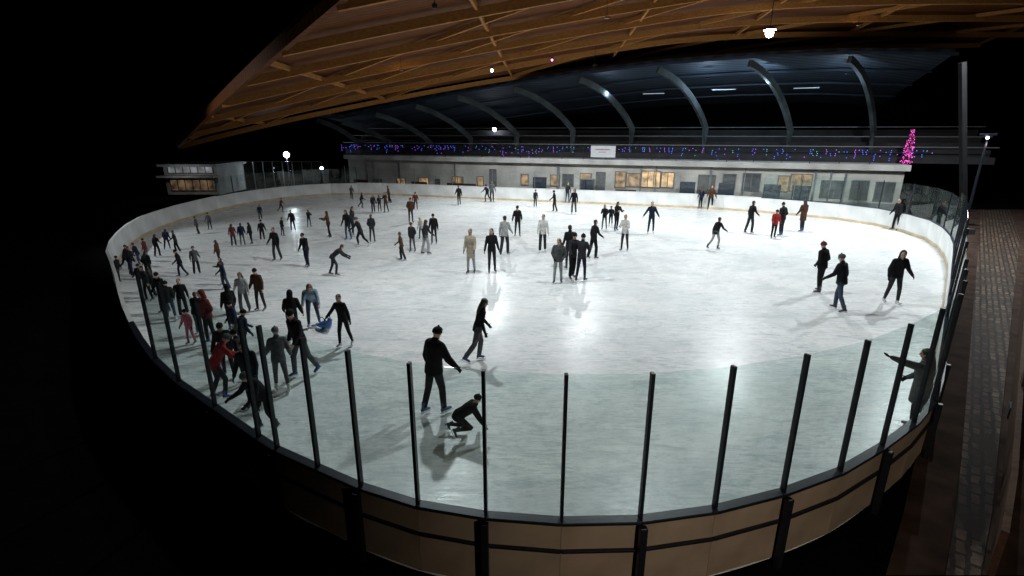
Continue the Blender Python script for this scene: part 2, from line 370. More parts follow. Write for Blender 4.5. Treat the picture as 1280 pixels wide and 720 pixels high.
TP['hunch']=template('hunch',lean=30,head=22,puff=.02,legs=((24,34,6),(4,26,6)),arms=((34,14,40,10),(22,16,44,10)))
TP['fallen']=template('fallen',lean=58,head=2,puff=.036,legs=((48,140,12),(24,118,14)),arms=((30,16,2,0),(12,24,4,0)))
TP['point']=template('point',lean=3,puff=.024,legs=((6,8,5),(-6,6,5)),arms=((14,14,30,8),(112,38,8,0)),coat=-.30)
TP['longcoat']=template('longcoat',lean=3,puff=.016,turn=20,legs=((6,8,3),(-5,5,3)),arms=((6,10,16,2),(10,10,30,8)),coat=-.34)
TP['wavehand']=template('wavehand',lean=6,puff=.012,turn=-20,legs=((8,10,4),(-6,8,4)),arms=((24,14,84,22),(30,14,80,22)))

def hair_meshes():
    R={}
    g=Geo(); g.add(tube([(0,-.035,-.05),(0,-.026,0),(0,-.016,.05),(0,-.012,.09),(0,-.010,.115)],[(.070,.062),(.081,.078),(.082,.094),(.070,.090),(.040,.055)],cap=.4,seg=18,step=.02)); R['short']=remesh(g,'hair_short',.010,2,1)
    g=Geo(); g.add(tube([(0,-.035,-.05),(0,-.026,0),(0,-.014,.05),(0,-.010,.09),(0,-.008,.115)],[(.086,.072),(.090,.084),(.088,.098),(.074,.090),(.040,.055)],cap=.4,seg=18,step=.02))
    g.add(tube([(0,-.05,.02),(0,-.085,-.12),(0,-.112,-.24),(0,-.13,-.38)],[(.085,.055),(.105,.055),(.100,.045),(.045,.02)],cap=.5,seg=18)); R['long']=remesh(g,'hair_long',.010,2,1)
    g=Geo(); g.add(tube([(0,-.016,.015),(0,-.012,.045),(0,-.006,.09),(0,-.006,.12),(0,-.006,.135)],[(.089,.106),(.090,.107),(.083,.098),(.058,.068),(.02,.022)],cap=.4,seg=18,step=.02)); g.ball((0,-.006,.145),.020,0); R['hat']=remesh(g,'knit_hat',.010,2,1)
    g=Geo(); g.add(tube([(0,-.055,-.15),(0,-.045,-.07),(0,-.034,.0),(0,-.026,.06),(0,-.022,.11),(0,-.02,.135)],[(.10,.080),(.095,.082),(.097,.093),(.092,.098),(.068,.078),(.03,.04)],cap=.5,seg=18,step=.02)); R['hood']=remesh(g,'hood',.010,2,1)
    return R
HM=hair_meshes()
def skate_mesh():
    g=Geo()
    g.add(tube([(0,-.01,.10),(0,-.01,.02),(0,0,-.05)],[(.052,.058),(.045,.052),(.044,.056)],cap=.3,seg=14))
    g.add(tube([(0,-.045,-.058),(0,.06,-.055),(0,.15,-.066)],[(.040,.034),(.044,.036),(.040,.024)],side=(1,0,0),cap=.8,seg=14))
    me=remesh(g,'ice_skate',.010,2,2)
    import bmesh
    bm=bmesh.new(); bm.from_mesh(me)
    for (x0,x1,y0,y1,z0,z1) in ((-.004,.004,-.085,.205,-.135,-.112),(-.012,.012,-.06,-.02,-.114,-.085),(-.012,.012,.09,.14,-.114,-.085)):
        vs=[bm.verts.new(v) for v in boxgeo(x0,x1,y0,y1,z0,z1)]
        for f in BF:
            ff=bm.faces.new([vs[i] for i in f]); ff.material_index=1
    bm.to_mesh(me); bm.free(); return me
SK=skate_mesh()
PC={'K':('black',(.010,.010,.012)),'N':('navy',(.013,.018,.04)),'G':('grey',(.08,.085,.09)),'D':('charcoal',(.025,.026,.03)),'L':('grey',(.28,.29,.29)),
 'W':('white',(.50,.50,.48)),'R':('red',(.26,.025,.025)),'P':('pink',(.42,.12,.17)),'B':('brown',(.07,.034,.02)),'J':('blue jeans',(.045,.06,.10)),'S':('blue',(.20,.28,.34)),
 'T':('beige',(.34,.30,.23)),'E':('teal',(.04,.14,.15)),'M':('maroon',(.12,.028,.025))}
CM={k:mat('cloth_'+k.lower()+'_'+v[0].replace(' ','_'),v[1],.9,.3,10,bump=.5,spec=.15) for k,v in PC.items()}
SKM=[mat('skin_a',(.42,.25,.18),.55,.06,8),mat('skin_b',(.50,.31,.23),.55,.06,8)]
EYEM=mat('eyes',(.03,.02,.02),.2); LIPM=mat('lips',(.35,.12,.10),.5)
HAIRM={'k':mat('hair_dark',(.015,.011,.009),.6,.3,30),'b':mat('hair_brown',(.06,.035,.02),.6,.3,30),'y':mat('hair_blond',(.34,.24,.13),.6,.3,30)}
BOOTM={'K':mat('boot_black',(.02,.02,.022),.4),'W':mat('boot_white',(.5,.5,.5),.4),'N':mat('boot_blue',(.03,.06,.16),.4)}
BLADE=mat('blade_steel',(.6,.6,.62),.25,metal=1.0)
PN={'stand':'standing','standb':'standing','puffy':'standing','puffyb':'skating','wide':'skating','stride':'striding','adult':'walking','glide':'gliding','glidew':'gliding','armsout':'arms out',
'pocket':'hands in pockets','bent':'bending forward','hunch':'hunched','fallen':'kneeling','point':'arm raised','longcoat':'standing','wavehand':'hands raised'}
HN={'short':'','long':', long hair','hat':', knit hat','hood':', hood up'}
ncount=0
def person(px,py,top,pose,head,jk,pt,hs='s',hc='k',height=None,extra='',bulk=1.0):
    global ncount; ncount+=1
    rnd=random.Random(ncount*13+5)
    loc=at_z(px,py,0.004)
    if pose=='puffy' and rnd.random()<.5: pose='puffyb'
    if pose=='stand' and rnd.random()<.5: pose='standb'
    t=TP[pose]
    if height is None:
        z=at_y(px,top,loc.y).z; height=max(1.05,min(1.92,z))
        sc=height/ (t['top'] if pose not in('bent','hunch','fallen','glide','glidew') else 1.80)
    else: sc=height/1.82
    o=bpy.data.objects.new('person',t['mesh']); COL.objects.link(o)
    o.location=loc; o.rotation_euler=(0,0,math.radians(head)); o.scale=(sc*rnd.uniform(.92,1.04)*bulk,sc*rnd.uniform(.95,1.04)*bulk,sc)
    skin=SKM[ncount%2]
    bk='W' if rnd.random()<.3 else ('N' if rnd.random()<.3 else 'K')
    ms=[skin,CM[jk],CM[pt],CM['K'] if rnd.random()<.7 else skin,BOOTM[bk],EYEM,LIPM]
    for i,mm in enumerate(ms):
        o.material_slots[i].link='OBJECT'; o.material_slots[i].material=mm
    style={'s':'short','l':'long','h':'hat','o':'hood'}[hs]
    c=bpy.data.objects.new({'short':'hair','long':'hair','hat':'knit_hat','hood':'hood'}[style],HM[style]); link(c,o); c.matrix_local=t['head']
    c.material_slots[0].link='OBJECT'
    c.material_slots[0].material=HAIRM[hc] if style in('short','long') else (CM[jk] if style=='hood' else CM[rnd.choice('KDGKM')])
    for fm in t['feet']:
        k=bpy.data.objects.new('ice_skate',SK); link(k,o); k.matrix_local=fm
        for i,mm in enumerate((BOOTM[bk],BLADE)):
            k.material_slots[i].link='OBJECT'; k.material_slots[i].material=mm
    pn=PC[pt][0]
    base='%s in %s jacket and %s%s'%('child' if height<1.4 else 'skater',PC[jk][0],pn,'' if pt=='J' else ' trousers')
    tag(o,base+(', '+extra if extra else HN[style]+', '+PN[pose]),'person','people skating on the rink')
    return o
P=person
P(545,517,409,'adult',-40,'K','D','h',bulk=1.06)
P(574,545,498,'fallen',-80,'K','D','h',height=1.38,extra='kneeling on the ice')
P(598,452,362,'glidew',-75,'K','G','l',height=1.76,extra='long hair')
P(432,434,367,'armsout',165,'K','K','s')
P(393,408,352,'bent',200,'S','J','l','b',height=1.68,extra='bending forward')
P(369,428,364,'puffy',20,'K','D','o')
P(380,470,385,'stride',150,'K','G','h')
P(354,490,411,'puffy',30,'G','G','h')
P(327,388,335,'puffy',170,'B','D','h')
P(307,391,340,'wide',190,'L','G','l','b')
P(265,430,362,'pocket',150,'M','D','o')
P(240,430,386,'puffy',170,'P','P','h')
P(292,412,356,'puffy',40,'K','K','o')
P(288,472,402,'puffy',200,'K','D','h')
P(276,500,447,'hunch',-50,'R','D','h',height=1.6)
P(320,512,425,'puffy',190,'K','K','o')
P(336,538,462,'hunch',150,'K','K','h',height=1.5)
P(306,478,412,'pocket',100,'D','K','h')
P(207,391,340,'puffy',170,'K','D','h')
P(187,376,332,'stand',160,'D','K','s')
P(231,396,348,'wide',-150,'K','D','s')
P(1022,366,294,'pocket',30,'K','K','h')
P(1045,389,313,'stride',30,'K','J','h')
P(1113,380,310,'puffy',175,'K','D','o')
P(1138,541,437,'point',40,'G','D','l','k',bulk=1.12)
P(589,342,283,'longcoat',170,'T','L','s','b')
P(615,341,283,'stand',190,'K','D','l')
P(631,319,270,'wide',-20,'L','D','s')
P(647,296,257,'puffy',180,'K','D','h')
P(678,316,266,'wide',175,'W','D','s')
P(697,354,298,'pocket',170,'G','L','l','b')
P(711,336,280,'stand',10,'K','D','s')
P(715,349,288,'wide',200,'D','K','h')
P(726,352,290,'wavehand',-30,'D','N','h')
P(741,324,275,'wide',-60,'K','K','s')
P(780,314,268,'wavehand',150,'W','D','s')
P(813,293,251,'armsout',170,'N','N','s')
P(893,312,269,'glide',-60,'K','L','s',height=1.7)
P(936,292,250,'wide',-70,'K','D','s')
P(966,298,262,'puffy',180,'R','K','h')
P(975,295,247,'pocket',20,'K','D','h')
P(1001,290,244,'longcoat',10,'B','D','l')
P(1118,288,246,'puffy',100,'K','K','s')
P(418,345,309,'bent',-80,'D','D','s',height=1.5)
P(385,334,291,'puffy',165,'K','N','h')
P(347,326,284,'wide',170,'K','D','s')
P(503,326,290,'wide',100,'B','D','s')
P(516,315,278,'pocket',160,'D','G','h')
P(533,318,275,'wide',-50,'D','L','l')
P(543,305,267,'puffy',180,'K','K','h')
P(527,299,272,'stand',40,'L','D','l','y')
small=[(228,346,312),(247,343,308),(281,356,322),(275,330,300),(222,316,288),(198,321,293),(185,326,298),(166,345,308),(150,352,320),(175,332,303),(248,293,272),(263,287,266),
(293,308,280),(304,307,279),(315,305,278),(329,303,275),(326,275,257),(367,290,262),(387,284,262),(352,265,248),(354,295,272),(412,297,264),(436,300,262),(452,309,270),(466,303,268),(442,296,258),
(440,250,232),(452,260,240),(467,266,243),(475,265,244),(483,266,240),(487,254,232),(514,279,247),(520,262,240),(574,257,232),(669,259,237),(693,265,238),(709,254,228),(717,268,236),(755,287,256),(770,289,252),(763,283,258),
(875,261,234),(887,262,230),(615,253,226),(609,253,230),(210,312,290),(159,338,306),(194,372,335),(283,362,326),
(188,350,314),(250,418,366),(298,430,376),(216,402,352),(180,366,328),(308,446,388)]
rr=random.Random(3)
for (x,y,t) in small:
    P(x,y,t,rr.choice(['stand','puffy','wide','stride','glide','pocket','stand','puffy','wavehand','wide']),rr.choice([0,20,-40,160,180,200,90,-90,130]),rr.choice('KKKKKDDNNGBMDK'),rr.choice('KKDDDNJG'),rr.choice('sslllhhho'),rr.choice('kkb'))

def seal(px,py,rot,sc):
    g=Geo()
    g.add(tube([(0,-.42,.10),(0,-.25,.13),(0,0,.19),(0,.25,.22),(0,.36,.34),(0,.40,.46)],[(.05,.03),(.13,.09),(.19,.16),(.17,.16),(.12,.12),(.10,.10)],seg=18,cap=.9))
    g.add(tube([(0,.40,.50),(0,.52,.49)],[(.09,.09),(.05,.045)],seg=14))
    g.add(tube([(.10,.2,.12),(.34,.08,.04)],[(.09,.03),(.04,.02)],side=(0,1,0),seg=10)); g.add(tube([(-.10,.2,.12),(-.34,.08,.04)],[(.09,.03),(.04,.02)],side=(0,1,0),seg=10))
    g.add(tube([(0,-.42,.10),(.14,-.58,.09)],[(.04,.03),(.07,.02)],seg=10)); g.add(tube([(0,-.42,.10),(-.14,-.58,.09)],[(.04,.03),(.07,.02)],seg=10))
    me=remesh(g,'seal_body',.02,2,1); me.materials[0]=M['bluebench']
    p=at_z(px,py,.02)
    e=empty('skating_aid',p,math.radians(rot),'blue plastic seal-shaped skating aid on the ice','skating aid'); e.scale=(sc,)*3
    link(bpy.data.objects.new('seal_body',me),e)
    for s in (1,-1):
        beam('handle',[(s*.08,.30,.42),(s*.2,.22,.62),(s*.3,.2,.62)],.03,.03,M['frame'],e)
seal(405,411,-120,.72)

# ================= GROUND / ICE =================
g0=mesh_obj('ground',[(-400,-60,-.05),(400,-60,-.05),(400,500,-.05),(-400,500,-.05)],[(0,1,2,3)],M['black']); tag(g0,kind='structure')
PL=[(-3.45,6.65),(-2.72,6.25),(-1.98,5.84),(-1.14,5.50),(-.25,5.31),(.69,5.22),(1.67,5.26),(2.66,5.45),(3.70,5.79),(4.73,6.24),(5.74,6.85),(6.72,7.52),(7.62,8.28),(8.9,9.7),(11.9,13.2),(16,18.0),(20.5,23.6),(23.2,29),(22.3,34.5),(16,39.6),(8.6,42.3),(-2.8,46),(-12,49.2),(-17.8,49.0),(-21.3,44.5),(-22.4,38),(-21.3,29.5),(-17.6,22),(-13.8,17.2),(-10.3,12.9),(-7.3,9.7),(-5.1,7.9)]
def cr(p0,p1,p2,p3,t):
    return 0.5*((2*p1)+(-p0+p2)*t+(2*p0-5*p1+4*p2-p3)*t*t+(-p0+3*p1-3*p2+p3)*t**3)
PV=[Vector(p) for p in PL]; n=len(PV); dense=[]
for i in range(n):
    for k in range(24): dense.append(cr(PV[i-1],PV[i],PV[(i+1)%n],PV[(i+2)%n],k/24))
ice=mesh_obj('ice',[(p.x,p.y,0) for p in dense],[tuple(range(len(dense)))],M['ice']); tag(ice,kind='structure')
nodes=[dense[(i*24-2)%len(dense)] for i in range(13)]; acc=0
for i in range(12*24-1,len(dense)+1-2):
    q=dense[i%len(dense)]; acc+=(q-dense[i-1]).length
    L=1.04 if q.length<15 else 2.3
    if q.x<-3.6 and q.y<14: L=1.5
    if acc>=L and i<len(dense): nodes.append(q); acc=0
if (nodes[-1]-nodes[0]).length<.5: nodes.pop()
for i,A in enumerate(nodes):
    B=nodes[(i+1)%len(nodes)]; mid=(A+B)/2; Ls=(B-A).length; ang=math.atan2(B.y-A.y,B.x-A.x)
    near=mid.length<15
    if mid.x<-8 and mid.y<38: gl=0
    elif mid.y<24: gl=1.96
    elif mid.x>17 and mid.y<38: gl=1.7
    elif mid.x<-15 and mid.y>38: gl=1.3
    else: gl=0
    e=empty('rink_barrier',(A.x,A.y,0),ang,('glazed rink barrier panel with dark posts and tan outer board' if near else 'white rink dasher board panel with glass above' if gl else 'low white rink dasher board with ochre kick strip'),'rink barrier','rink barrier panels')
    box('board',0,Ls,0,.03,0,1.08,M['white'],e)
    box('kick_plate',0,Ls,.033,.045,0,.16,M['kick'],e)
    if near:
        box('outer_panel',0,Ls,-.03,-.004,.05,1.06,M['tan'],e)
        box('lower_rail',0,Ls,-.075,-.033,.66,.70,M['frame'],e,.006)
        box('top_rail',-.004,Ls+.004,-.085,.055,1.083,1.13,M['frame'],e,.008)
        if i%2==0: box('support_post',-.045,.045,-.16,-.078,-.05,1.08,M['frame'],e,.008)
    else:
        box('top_rail',-.01,Ls+.01,-.05,.05,1.083,1.12,M['white'] if not gl else M['rail'],e)
    if gl:
        box('glass_pane',.03,Ls-.03,-.006,.006,1.137,1.135+gl,M['glass'],e)
        w=.021 if near and mid.x>-4 else .015
        box('glass_post',-w,w,-.04,.03,1.132,1.137+gl+.01,M['frame'],e,.004 if near else 0)
# ================= PATH on the outer side =================
def ground_strip(name,L,R,z,m):
    V=[at_z(*q,z) for q in L]+[at_z(*q,z) for q in R]; k=len(L)
    F=[(i,i+k,i+1+k,i+1) for i in range(k-1)]
    return tag(mesh_obj(name,V,F,m),kind='structure')
Lp=[(1182,719),(1195,640),(1203,560),(1210,470),(1217,380),(1224,300),(1226,262)]
Rp=[(1226,719),(1240,640),(1248,560),(1257,470),(1266,380),(1275,300),(1262,262)]
ground_strip('walkway',Lp,Rp,-.02,M['brick'])
ground_strip('verge',[(x-75+(719-y)*.12,y) for x,y in Lp],[(x+60,y) for x,y in Rp],-.035,M['soil'])
fp=[at_z(x+12,y,-.03) for x,y in Rp[:-1]]
o=beam('wooden_fence',[p+Vector((0,0,.35)) for p in fp],.08,.75,M['brownwood']); tag(o,'low brown timber fence beside the paved walkway','fence')
pb=at_z(1266,520,0)
e=empty('timber_pillar',(pb.x+.15,pb.y,0),.85,'dark timber pillar standing beside the paved walkway','pillar')
box('shaft',-.14,.14,-.14,.14,.2,11,M['brownwood'],e,.02); box('base',-.2,.2,-.2,.2,-.05,.2,M['dark'],e,.02)
# ================= FAR BUILDING =================
SL=-.385; WA=math.atan(SL)
def wl(px,py,off=0):
    r=ray(px,py); s=(50.3+off/math.cos(WA))/(r.y-SL*r.x); w=Vector((r.x*s,r.y*s-50.3))
    return w.x*math.cos(WA)+w.y*math.sin(WA), H+r.z*s
B0=empty('rink_building',(0,50.3,0),WA,'long low pale building with warm lit windows behind boards','building')
x0=wl(436,210)[0]; x1=wl(1128,230)[0]
box('wall',x0,x1,0,5,-.05,2.95,M['wall'],B0)
box('roof_slab',x0-.2,x1+.2,-.45,5.2,2.96,3.40,M['fascia'],B0)
box('plinth',x0,x1,-.03,-.004,-.05,.5,M['grey'],B0)
def window(pxa,pxb,pya,pyb,m,panes=2):
    xa,z1=wl(pxa,pya); xb,z0=wl(pxb,pyb)
    z1=min(z1,2.8); z0=max(.3,z0)
    w=box('window',xa,xb,-.05,-.02,z0,z1,m,B0)
    fr=[(xa-.06,xa,-.09,-.003,z0-.06,z1+.06),(xb,xb+.06,-.09,-.003,z0-.06,z1+.06),(xa,xb,-.09,-.003,z1,z1+.06),(xa,xb,-.09,-.003,z0-.06,z0)]
    for k in range(1,panes):
        xm=xa+(xb-xa)*k/panes; fr.append((xm-.03,xm+.03,-.085,-.052,z0,z1))
    boxes('frame',fr,M['trim'],w)
for a_ in [(784,799,217,233,'warm2',1),(803,824,214,234,'warm',3),(828,841,216,234,'warm',2),(770,781,215,234,'warm2',1),(652,660,218,231,'warm2',1),(689,699,219,232,'warm2',1),(524,536,222,234,'warm2',1),(545,550,224,232,'coolwin',1),(566,579,221,233,'warm2',2),(597,604,221,232,'warm2',1),
           (726,738,217,232,'warm2',1),(974,984,220,239,'warm2',1),(990,1012,218,239,'warm2',2),(905,918,218,236,'coolwin',1),(1028,1050,226,247,'coolwin',3),(497,507,223,233,'warm2',1),
           (468,478,224,234,'coolwin',1),(704,716,218,232,'coolwin',2),(930,948,217,238,'coolwin',2),(1066,1082,226,249,'coolwin',2),(1096,1114,228,251,'coolwin',2)]:
    window(a_[0],a_[1],a_[2],a_[3],M[a_[4]],a_[5])
for pa,pb_ in ((871,893),(744,756),(612,621)):
    xa=wl(pa,240)[0]; xb=wl(pb_,240)[0]; d=box('door',xa,xb,-.06,-.004,0,2.3,M['trim'],B0); box('handle',xa+.12,xa+.16,-.11,-.063,1.0,1.2,M['grey'],d)
rr=random.Random(5)
for k in range(14):
    x=rr.uniform(x0+1,x1-1); box('downpipe',x,x+.08,-.16,-.095,.0,2.95,M['grey'],B0)
# benches and lockers standing along the wall
for k in range(12):
    x=rr.uniform(x0+2,x1-3); yy=-1.1; c_=Vector((x*math.cos(WA)-yy*math.sin(WA),50.3+x*math.sin(WA)+yy*math.cos(WA),0))
    if k%2:
        e=empty('bench',c_,WA,'dark wooden bench standing along the pale building wall','bench','benches along the building')
        box('seat',-.9,.9,-.2,.2,.42,.47,M['brownwood'],e); box('backrest',-.9,.9,.2,.24,.60,.90,M['brownwood'],e)
        for s in (-.75,.75): box('leg',s-.03,s+.03,-.18,.24,-.05,.418,M['frame'],e)
    else:
        e=empty('locker',c_,WA,'dark metal locker cabinet standing along the pale wall','locker','lockers along the building')
        box('cabinet',-.6,.6,-.22,.22,0,1.75,M[rr.choice(['dark','rail','grey'])],e,.01)
        for s in (-.58,-.19,.20): box('locker_door',s,s+.37,-.24,-.223,.08,1.68,M['rail'],e)
e=empty('glass_screen',(0,50.3,0),WA,'line of clear glass panels with thin posts before the building','glass screen')
for k in range(int((x1-x0-3)/4.2)):
    box('post',x0+1+k*4.2,x0+1.05+k*4.2,-2.03,-1.97,0,2.35,M['grey'],e)
    box('glass_pane',x0+1.08+k*4.2,x0+5.15+k*4.2,-2.005,-1.995,1.0,2.3,M['glass2'],e)
xa,z1=wl(739,182,-.6); xb,z0=wl(769,197,-.6)
e=empty('banner',(0,50.3,0),WA,'white rectangular banner with faint lettering on the railing','banner')
box('banner_cloth',xa,xb,-.62,-.60,z0,z1,M['banner'],e)
boxes('printed_mark',[(xa+.4,xb-.5,-.632,-.624,z0+.62,z0+.72),(xa+.7,xb-.8,-.632,-.624,z0+.42,z0+.48)],M['bannermark'],e)
e=empty('terrace_railing',(0,50.3,0),WA,'dark metal railing along the terrace above the pale building','railing')
boxes('rail',[(x0,x1,-.30,-.26,3.9+.35*k,3.94+.35*k) for k in range(3)],M['frame'],e)
boxes('post',[(x0+2*k,x0+2*k+.05,-.30,-.25,3.4,4.65) for k in range(int((x1-x0)/2))],M['frame'],e)['kind']='stuff'
e=empty('grandstand',(0,50.3,0),WA,'dark stepped spectator stand behind the terrace','grandstand')
boxes('tier',[(x0-2,x1+6,2.2+k*1.0,8,3.41+.5*k+.003,3.41+.5*(k+1)) for k in range(5)],M['dark'],e)
boxes('crush_rail',[(x0-2,x1+6,2.0+k*1.5,2.05+k*1.5,4.6+.75*k,4.66+.75*k) for k in range(3)],M['grey'],e)
box('back_wall',x0-2,x1+6,14,14.3,-.05,9.6,M['black'],e)
rr=random.Random(11)
xx=wl(432,200)[0]; xend=wl(1126,190)[0]
def bulb(V,F,x,y,z,r,L,mi):
    k=len(V); V+=[(x-r,y,z),(x,y-r,z),(x+r,y,z),(x,y+r,z),(x,y,z+r*1.4),(x,y,z-r*1.4)]
    for f in ((0,1,4),(1,2,4),(2,3,4),(3,0,4),(1,0,5),(2,1,5),(3,2,5),(0,3,5)): F.append(tuple(i+k for i in f)); L.append(mi)
while xx<xend:
    seg=2.4
    V=[];F=[];L=[]
    x=0; dens=rr.uniform(.30,.7); dmax=rr.uniform(.6,1.2)
    while x<seg:
        drop=dmax*rr.uniform(.15,1.0); mi=rr.choice([0,0,0,1,1,2]) 
        z=0
        while z<drop:
            if rr.random()<dens: bulb(V,F,x+rr.uniform(-.05,.05),0,-z,.030,L,mi)
            z+=.14
        x+=rr.uniform(.16,.40)
    e=empty('light_string',(xx*math.cos(WA),50.3+xx*math.sin(WA),4.42),WA,'blue and violet icicle light string hung on railing','string lights','light strings on the railing')
    box('wire',0,seg,-.345,-.335,-.01,0,M['black'],e)
    o=mesh_obj('bulb',V,F,None,e); o.location=(0,-.47,0); o['kind']='stuff'
    for k in ('blue_led','violet_led','cyan_led'): o.data.materials.append(M[k])
    for p,mi in zip(o.data.polygons,L): p.material_index=mi
    xx+=seg+ (0.0 if rr.random()<.7 else rr.uniform(.3,.9))
tx,tz=wl(1132,205,1.0)
c=Vector((tx*math.cos(WA)-1.0*math.sin(WA),50.3+tx*math.sin(WA)+1.0*math.cos(WA),3.10))
e=empty('decorated_tree',c,0,'narrow conifer wrapped in glowing pink lights on the terrace','tree')
tv=tube([(0,0,.25),(0,0,2.8)],[(.07,.07),(.015,.015)],seg=8); mesh_obj('trunk',tv[0],tv[1],M['bark'],e)
V=[];F=[]
for i in range(900):
    t=rr.random()**.8; z=.4+t*2.4; R=(1-t)*.34+.07; a=rr.uniform(0,6.28); r=R*rr.uniform(.5,1.1); k=len(V)
    p=Vector((r*math.cos(a),r*math.sin(a),z)); d=Vector((math.cos(a),math.sin(a),-.3))*.16; s=Vector((-math.sin(a),math.cos(a),0))*.04
    V+=[p-s,p+s,p+d]; F.append((k,k+1,k+2))
mesh_obj('crown',V,F,M['foliage'],e)
V=[];F=[];L=[]
for i in range(200):
    t=rr.random(); z=.35+t*2.45; R=((1-t)*.26+.10)*rr.uniform(.3,1.3); a=rr.uniform(0,6.28); bulb(V,F,R*math.cos(a),R*math.sin(a),z,rr.uniform(.018,.034),L,0)
o=mesh_obj('fairy_lights',V,F,M['pink_led'],e); o['kind']='stuff'
ribs=[((1062,74),(1092,165)),((937,79),(988,163)),((822,87),(882,160)),((724,99),(790,160)),((642,111),(716,163)),((572,122),(646,168)),((520,133),(588,173)),((470,143),(538,178)),((428,153),(494,183)),((396,150),(458,189))]
def Dp(px): 
    u=(px-640)/640/1.05; return 50.3/(1+.385*u)
ctop=[]
for (tp,bp_) in ribs:
    T_=at_y(tp[0],tp[1],Dp(tp[0])-1); B_=at_y(bp_[0],bp_[1],Dp(bp_[0])+3)
    C_=Vector((B_.x*.62+T_.x*.38,B_.y*.6+T_.y*.4,T_.z-.9)); pts=[]
    for k in range(13):
        t=k/12; pts.append(T_*(1-t)**2+C_*2*t*(1-t)+B_*t*t)
    pts.append(Vector((B_.x,B_.y,3.5)))
    o=beam('canopy_rib',pts,.28,.48,M['rib']); tag(o,'pale curved cantilever rib carrying the dark stand roof','roof rib','canopy ribs')
    ctop.append(T_+Vector((0,0,.5)))
V=[];F=[]
ext=[at_y(1193,74,Dp(1193)-1)+Vector((0,0,.4))]+ctop
for p in ext:
    V+=[p,p+Vector((5.5,14.5,-2.6)),p+Vector((0,0,.25)),p+Vector((5.5,14.5,-2.3))]
for i in range(len(ext)-1):
    k=4*i; F+=[(k,k+1,k+5,k+4),(k+2,k+6,k+7,k+3),(k,k+4,k+6,k+2),(k+1,k+3,k+7,k+5)]
o=mesh_obj('stand_canopy',V,F,M['corr']); tag(o,'dark blue corrugated canopy roof over the spectator stand','canopy')
o=beam('canopy_edge_beam',[p-Vector((0,.25,.1)) for p in ext],.15,.20,M['rail']); tag(o,'dark steel edge beam along the stand canopy','beam')
for k in range(1,4):
    o=beam('canopy_purlin',[p+Vector((5.5,14.5,-2.6))*(k*.24)-Vector((0,0,.2)) for p in ext],.10,.14,M['rail']); tag(o,'slim blue steel purlin under the stand canopy','beam','canopy purlins')
strip_m=mat('strip_tube',(.6,.7,.8),.4,emit=(.7,.85,1),estr=.25)
for (px,py) in ((817,117),(905,112),(1008,110)):
    p=at_y(px,py,Dp(px)+2); e=empty('strip_light',p,WA,'thin dim strip light under the dark canopy','light fitting','canopy strip lights')
    box('tube',-.9,.9,-.04,.04,-.03,.03,strip_m,e); box('bracket',-1,1,-.05,.05,.032,.09,M['frame'],e)
for (px,py,en) in ((960,84,280),(885,90,180),(1060,84,120),(760,100,60)):  # point lights added to give the canopy underside a cold glow
    p=at_y(px,py,Dp(px)+.8); p.z-=.5; e=empty('canopy_glow',p,WA,'cold glow light added under the stand canopy edge','lamp','canopy glow lights')
    box('housing',-.15,.15,-.1,.1,.02,.12,M['frame'],e)
    l=bpy.data.lights.new('canopy_glow_source','POINT'); l.energy=en; l.color=(.6,.8,1); l.shadow_soft_size=.15; lo=bpy.data.objects.new('light_source',l); link(lo,e); lo.location=(0,0,-.6)
pt=at_y(1203,78,30); pb=at_y(1203,258,30)
k_=(pb.x-pt.x)/(pb.z-pt.z); pb.x=pt.x-k_*pt.z; pb.z=0
e=empty('column',(pb.x,30,0),0,'tall dark grey steel column beside the rink corner','column')
beam('shaft',[(0,0,.3),(pt.x-pb.x,0,pt.z)],.26,.26,M['column'],e,up=Vector((0,1,0))); box('base',-.4,.4,-.4,.4,-.05,.3,M['dark'],e,.03)
# ================= TIMBER ROOF =================
def zr(x):
    if x<10: return 10.7+.172*x-.0014*x*x
    return 12.28+.92*(1-math.exp(-(x-10)*.1565))
def on_roof(px,py):
    r=ray(px,py); s=4.0
    while s<80:
        if H+r.z*s>=zr(r.x*s): break
        s+=.1
    return Vector((r.x*s,r.y*s))
far=[on_roof(*q) for q in ((222,178),(330,151),(480,120),(640,92),(760,76),(890,62),(1030,54))]
far+= [Vector((40,far[-1].y-1))]
near_=[Vector((2.5+ (40-2.5)*i/7,8)) for i in range(8)]
def lerp_list(Ls,t):
    f=t*(len(Ls)-1); i=min(int(f),len(Ls)-2); f-=i
    a0=Ls[max(i-1,0)];a1=Ls[i];a2=Ls[i+1];a3=Ls[min(i+2,len(Ls)-1)]
    return cr(a0,a1,a2,a3,f)
def S(s,t,dz=0):
    p=lerp_list(far,s).lerp(lerp_list(near_,s),t); return Vector((p.x,p.y,zr(p.x)+dz))
NS,NT=40,20
V=[S(i/NS,j/NT,0) for j in range(NT+1) for i in range(NS+1)]; n1=len(V)
V+=[v+Vector((0,0,.25)) for v in V]
F=[]
for j in range(NT):
    for i in range(NS):
        a=j*(NS+1)+i; F.append((a,a+1,a+NS+2,a+NS+1)); F.append((a+n1,a+NS+1+n1,a+NS+2+n1,a+1+n1))
for i in range(NS):
    a=i; F.append((a+1,a,a+n1,a+1+n1))
for j in range(NT):
    a=j*(NS+1); F.append((a,a+NS+1,a+NS+1+n1,a+n1))
o=mesh_obj('timber_roof',V,F,M['deck']); tag(o,'large brown timber roof deck spanning over the ice','roof')
G='exposed timber roof beams'
def straight(a,b,dz,n=24):
    out=[]
    for i in range(n+1):
        p=a.lerp(b,i/n); out.append(Vector((p.x,p.y,zr(p.x)+dz)))
    return out
